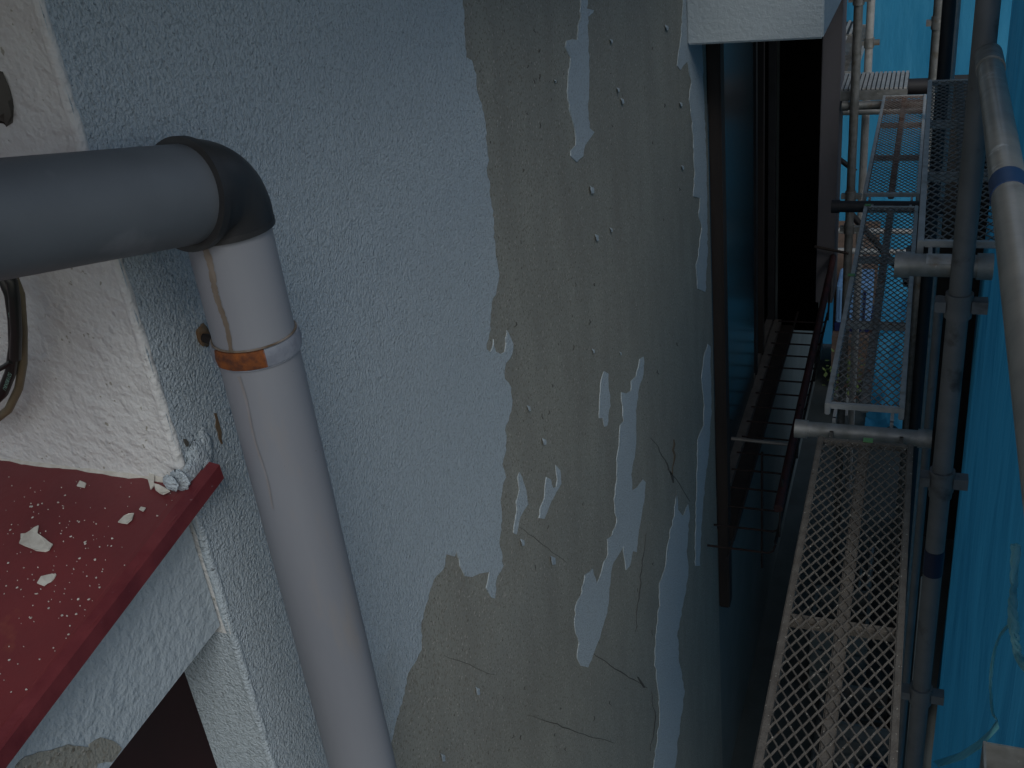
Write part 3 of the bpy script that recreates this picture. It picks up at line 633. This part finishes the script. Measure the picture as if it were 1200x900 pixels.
# dark neighbour wall outside
nb = MB().box((.02, 6.5, GZ), (.9, 6.7, -1.5)).build('block_wall', 'block', label='dark block wall behind the raised mesh plank', cat='wall')
nb2 = MB().box((.42, 4.6, GZ), (.55, 6.48, -1.7)).build('block_wall', 'block', label='dark side wall beyond the end of the blue side sheeting', cat='wall')

# torn twine on the tarp
def ribbon(name, pxs, X, wd, m, label, cat, parent=None):
    pts = [onX(a, b, X + dx) for a, b, dx in pxs]; mb = MB(); n = len(pts); P = []
    for i in range(n - 1):
        for k_ in range(6):
            t_ = k_ / 6; p0, p1, p2, p3 = pts[max(i - 1, 0)], pts[i], pts[i + 1], pts[min(i + 2, n - 1)]
            P.append(.5 * ((2 * p1) + (p2 - p0) * t_ + (2 * p0 - 5 * p1 + 4 * p2 - p3) * t_ ** 2 + (3 * p1 - p0 - 3 * p2 + p3) * t_ ** 3))
    P.append(pts[-1])
    for s_ in (0, 1, 2):
        mb.tube([p + Vector((.3 * wd * math.sin(i * .9 + s_ * 2), .35 * wd * math.cos(i * .7 + s_ * 2.1), .3 * wd * math.sin(i * .6 + s_))) for i, p in enumerate(P)], [wd * (.28 + .1 * math.sin(i * .5 + s_)) for i in range(len(P))], 6)
    return mb.build(name, m, parent, smooth=True, label=label, cat=cat) if not parent else mb.build(name, m, parent, smooth=True)
ribbon('twine', [(1190, 640, 0), (1189, 680, 0), (1186, 715, -.01), (1190, 745, -.01), (1196, 775, 0), (1215, 790, 0)], .24, .017, 'cord', 'thick twisted cyan twine hanging on the blue sheeting', 'twine')
ribbon('twine', [(1187, 728, -.005), (1172, 745, 0), (1164, 770, 0), (1161, 800, 0), (1163, 832, 0), (1167, 842, 0)], .235, .007, 'cord', 'thin loose strand of twine looping down left of the thick twine', 'twine')
tw = MB(); L1 = [(1168, 843), (1160, 855), (1146, 868), (1125, 882), (1094, 892)]; L2 = [(1170, 853), (1160, 864), (1148, 877), (1128, 890), (1100, 899)]
A = [onX(a, b, .225) for a, b in L1]; B = [onX(a, b, .18) for a, b in L2]
vs = A + B; vs = vs + [v + Vector((.0015, 0, 0)) for v in vs]; n = 5; fs = []
for i in range(4): fs += [[i, i + 1, n + i + 1, n + i], [2 * n + i, 3 * n + i, 3 * n + i + 1, 2 * n + i + 1], [i, 2 * n + i, 2 * n + i + 1, i + 1], [n + i, n + i + 1, 3 * n + i + 1, 3 * n + i]]
fs += [[0, n, 3 * n, 2 * n], [n - 1, 3 * n - 1, 4 * n - 1, 2 * n - 1]]
tw.add(vs, fs).build('tape_strip', 'cord', label='flat cyan strip end sticking out at the bottom right', cat='plastic strip')

# steel box channel at the bottom right corner
bx = thing('steel_channel', 'open grey steel channel in the bottom right corner', 'steel channel', onX(1175, 900, .17))
c0 = onX(1152, 868, .17)
MB().box((c0.x, c0.y - .25, c0.z - .30), (c0.x + .004, c0.y, c0.z)).build('side_plate', 'steel', bx)
MB().box((c0.x + .004, c0.y - .004, c0.z - .30), (c0.x + .10, c0.y, c0.z - .001)).build('back_plate', 'steel', bx)
MB().box((c0.x + .1, c0.y - .25, c0.z - .30), (c0.x + .104, c0.y, c0.z)).build('side_plate', 'steel', bx)

# ================================================================== THINGS ON THE GROUND
brd = thing('board_panel', 'brown wooden board panel leaning at the far end behind the planks', 'wooden panel', (-.5, 9.2, GZ))
for i in range(2):
    for (ys, zz) in ((9.2, GZ + .02),): MB().box((-.66 + i * .19, 9.2, zz), (-.475 + i * .19, 9.23, GZ + 1.38)).build('board', 'wood', brd)
bb = thing('blue_container', 'pale blue plastic container with navy base in front of the brown panel', 'container', (-.45, 8.9, GZ + .55))
MB().box((-.60, 8.7, GZ + .62), (-.31, 9.1, GZ + .98)).build('body', 'bluebox', bb, bevel=.01)
MB().box((-.61, 8.69, GZ + .54), (-.30, 9.11, GZ + .618)).build('base', 'navy', bb, bevel=.006)
for k in range(4): MB().box((-.57 + k * .065, 8.688, GZ + .66), (-.55 + k * .065, 8.699, GZ + .94)).build('rib', 'navy' if k == 3 else 'bluebox', bb)
MB().box((-.62, 8.6, GZ), (-.29, 9.15, GZ + .535)).build('crate', 'wood', label='low brown crate carrying the blue container', cat='crate')
# potted plant
pp = thing('potted_plant', 'small bright green plant in a pale pot, seen through the second plank', 'potted plant', (-.475, 8.2, GZ))
MB().tube([(-.475, 8.2, GZ), (-.475, 8.2, GZ + .2)], [.07, .1], 14).build('pot', 'pot', pp, smooth=True)
lf = MB(); rnd = random.Random(2)
for _ in range(220):
    a = rnd.uniform(0, 6.28); rr = rnd.uniform(0, .17); zz = GZ + .2 + rnd.uniform(0, .32); c = Vector((-.475 + rr * math.cos(a), 8.2 + rr * math.sin(a), zz))
    u = Vector((rnd.uniform(-1, 1), rnd.uniform(-1, 1), rnd.uniform(-.3, 1))).normalized() * .045; v_ = u.cross(Vector((0, 0, 1))) * .35
    lf.add([c, c + u * .5 + v_, c + u, c + u * .5 - v_], [(0, 1, 2, 3)])
lf.build('foliage', 'leaf', pp)
rnd = random.Random(14)
clut = [('crate', 'steel', (-.1, 4.4), (.34, .30, .35), 'grey crate on the ground under the near plank'), ('crate', 'lowwall', (-.25, 5.0), (.3, .4, .5), 'dark green-grey crate behind the grey crate'),
        ('bucket', 'steel', (.05, 3.6), (.24, .24, .26), 'dull steel bucket on the ground near the post'), ('bucket', 'bluetape', (.02, 4.0), (.22, .22, .24), 'dark blue bucket on the ground near the post')]
for nm, m, (x, y), (sx, sy, sz), lab in clut:
    t = thing(nm, lab, nm, (x, y, GZ))
    if nm == 'crate':
        for k_ in range(3): MB().box((x - sx / 2, y - sy / 2, GZ + sz * k_ / 3 + .01), (x + sx / 2, y - sy / 2 + .02, GZ + sz * (k_ + 1) / 3 - .01)).build('slat', m, t)
        for k_ in range(3): MB().box((x - sx / 2, y + sy / 2 - .02, GZ + sz * k_ / 3 + .01), (x + sx / 2, y + sy / 2, GZ + sz * (k_ + 1) / 3 - .01)).build('slat', m, t)
        for s_ in (-1, 1): MB().box((x + s_ * sx / 2 - .01, y - sy / 2 + .02, GZ), (x + s_ * sx / 2 + .01, y + sy / 2 - .02, GZ + sz)).build('side', m, t)
        MB().box((x - sx / 2 + .012, y - sy / 2 + .022, GZ + .01), (x + sx / 2 - .012, y + sy / 2 - .022, GZ + .03)).build('bottom', m, t)
    else:
        MB().tube([(x, y, GZ + .004), (x, y, GZ + sz), (x, y, GZ + sz), (x, y, GZ + .02)], [sx * .38, sx * .5, sx * .48, sx * .37], 20, cap=True).build('shell', m, t, smooth=True)
        MB().tube([(x + sx * .5 * math.cos(a), y, GZ + sz + .10 * math.sin(a)) for a in [math.pi * i / 10 for i in range(11)]], .003, 6).build('handle', m, t, smooth=True)
for i in range(4):
    MB().tube([(-.34 + .07 * i, 3.2, GZ + .03), (-.30 + .06 * i, 5.6 + .2 * i, GZ + .03 + .01 * i)], .02, 10).build('loose_tube', 'steel_lt' if i % 2 else 'steel', smooth=True, label=('first', 'second', 'third', 'fourth')[i] + ' loose steel tube from the house on the ground under the planks', cat='scaffold tube', group='loose tubes on the ground')
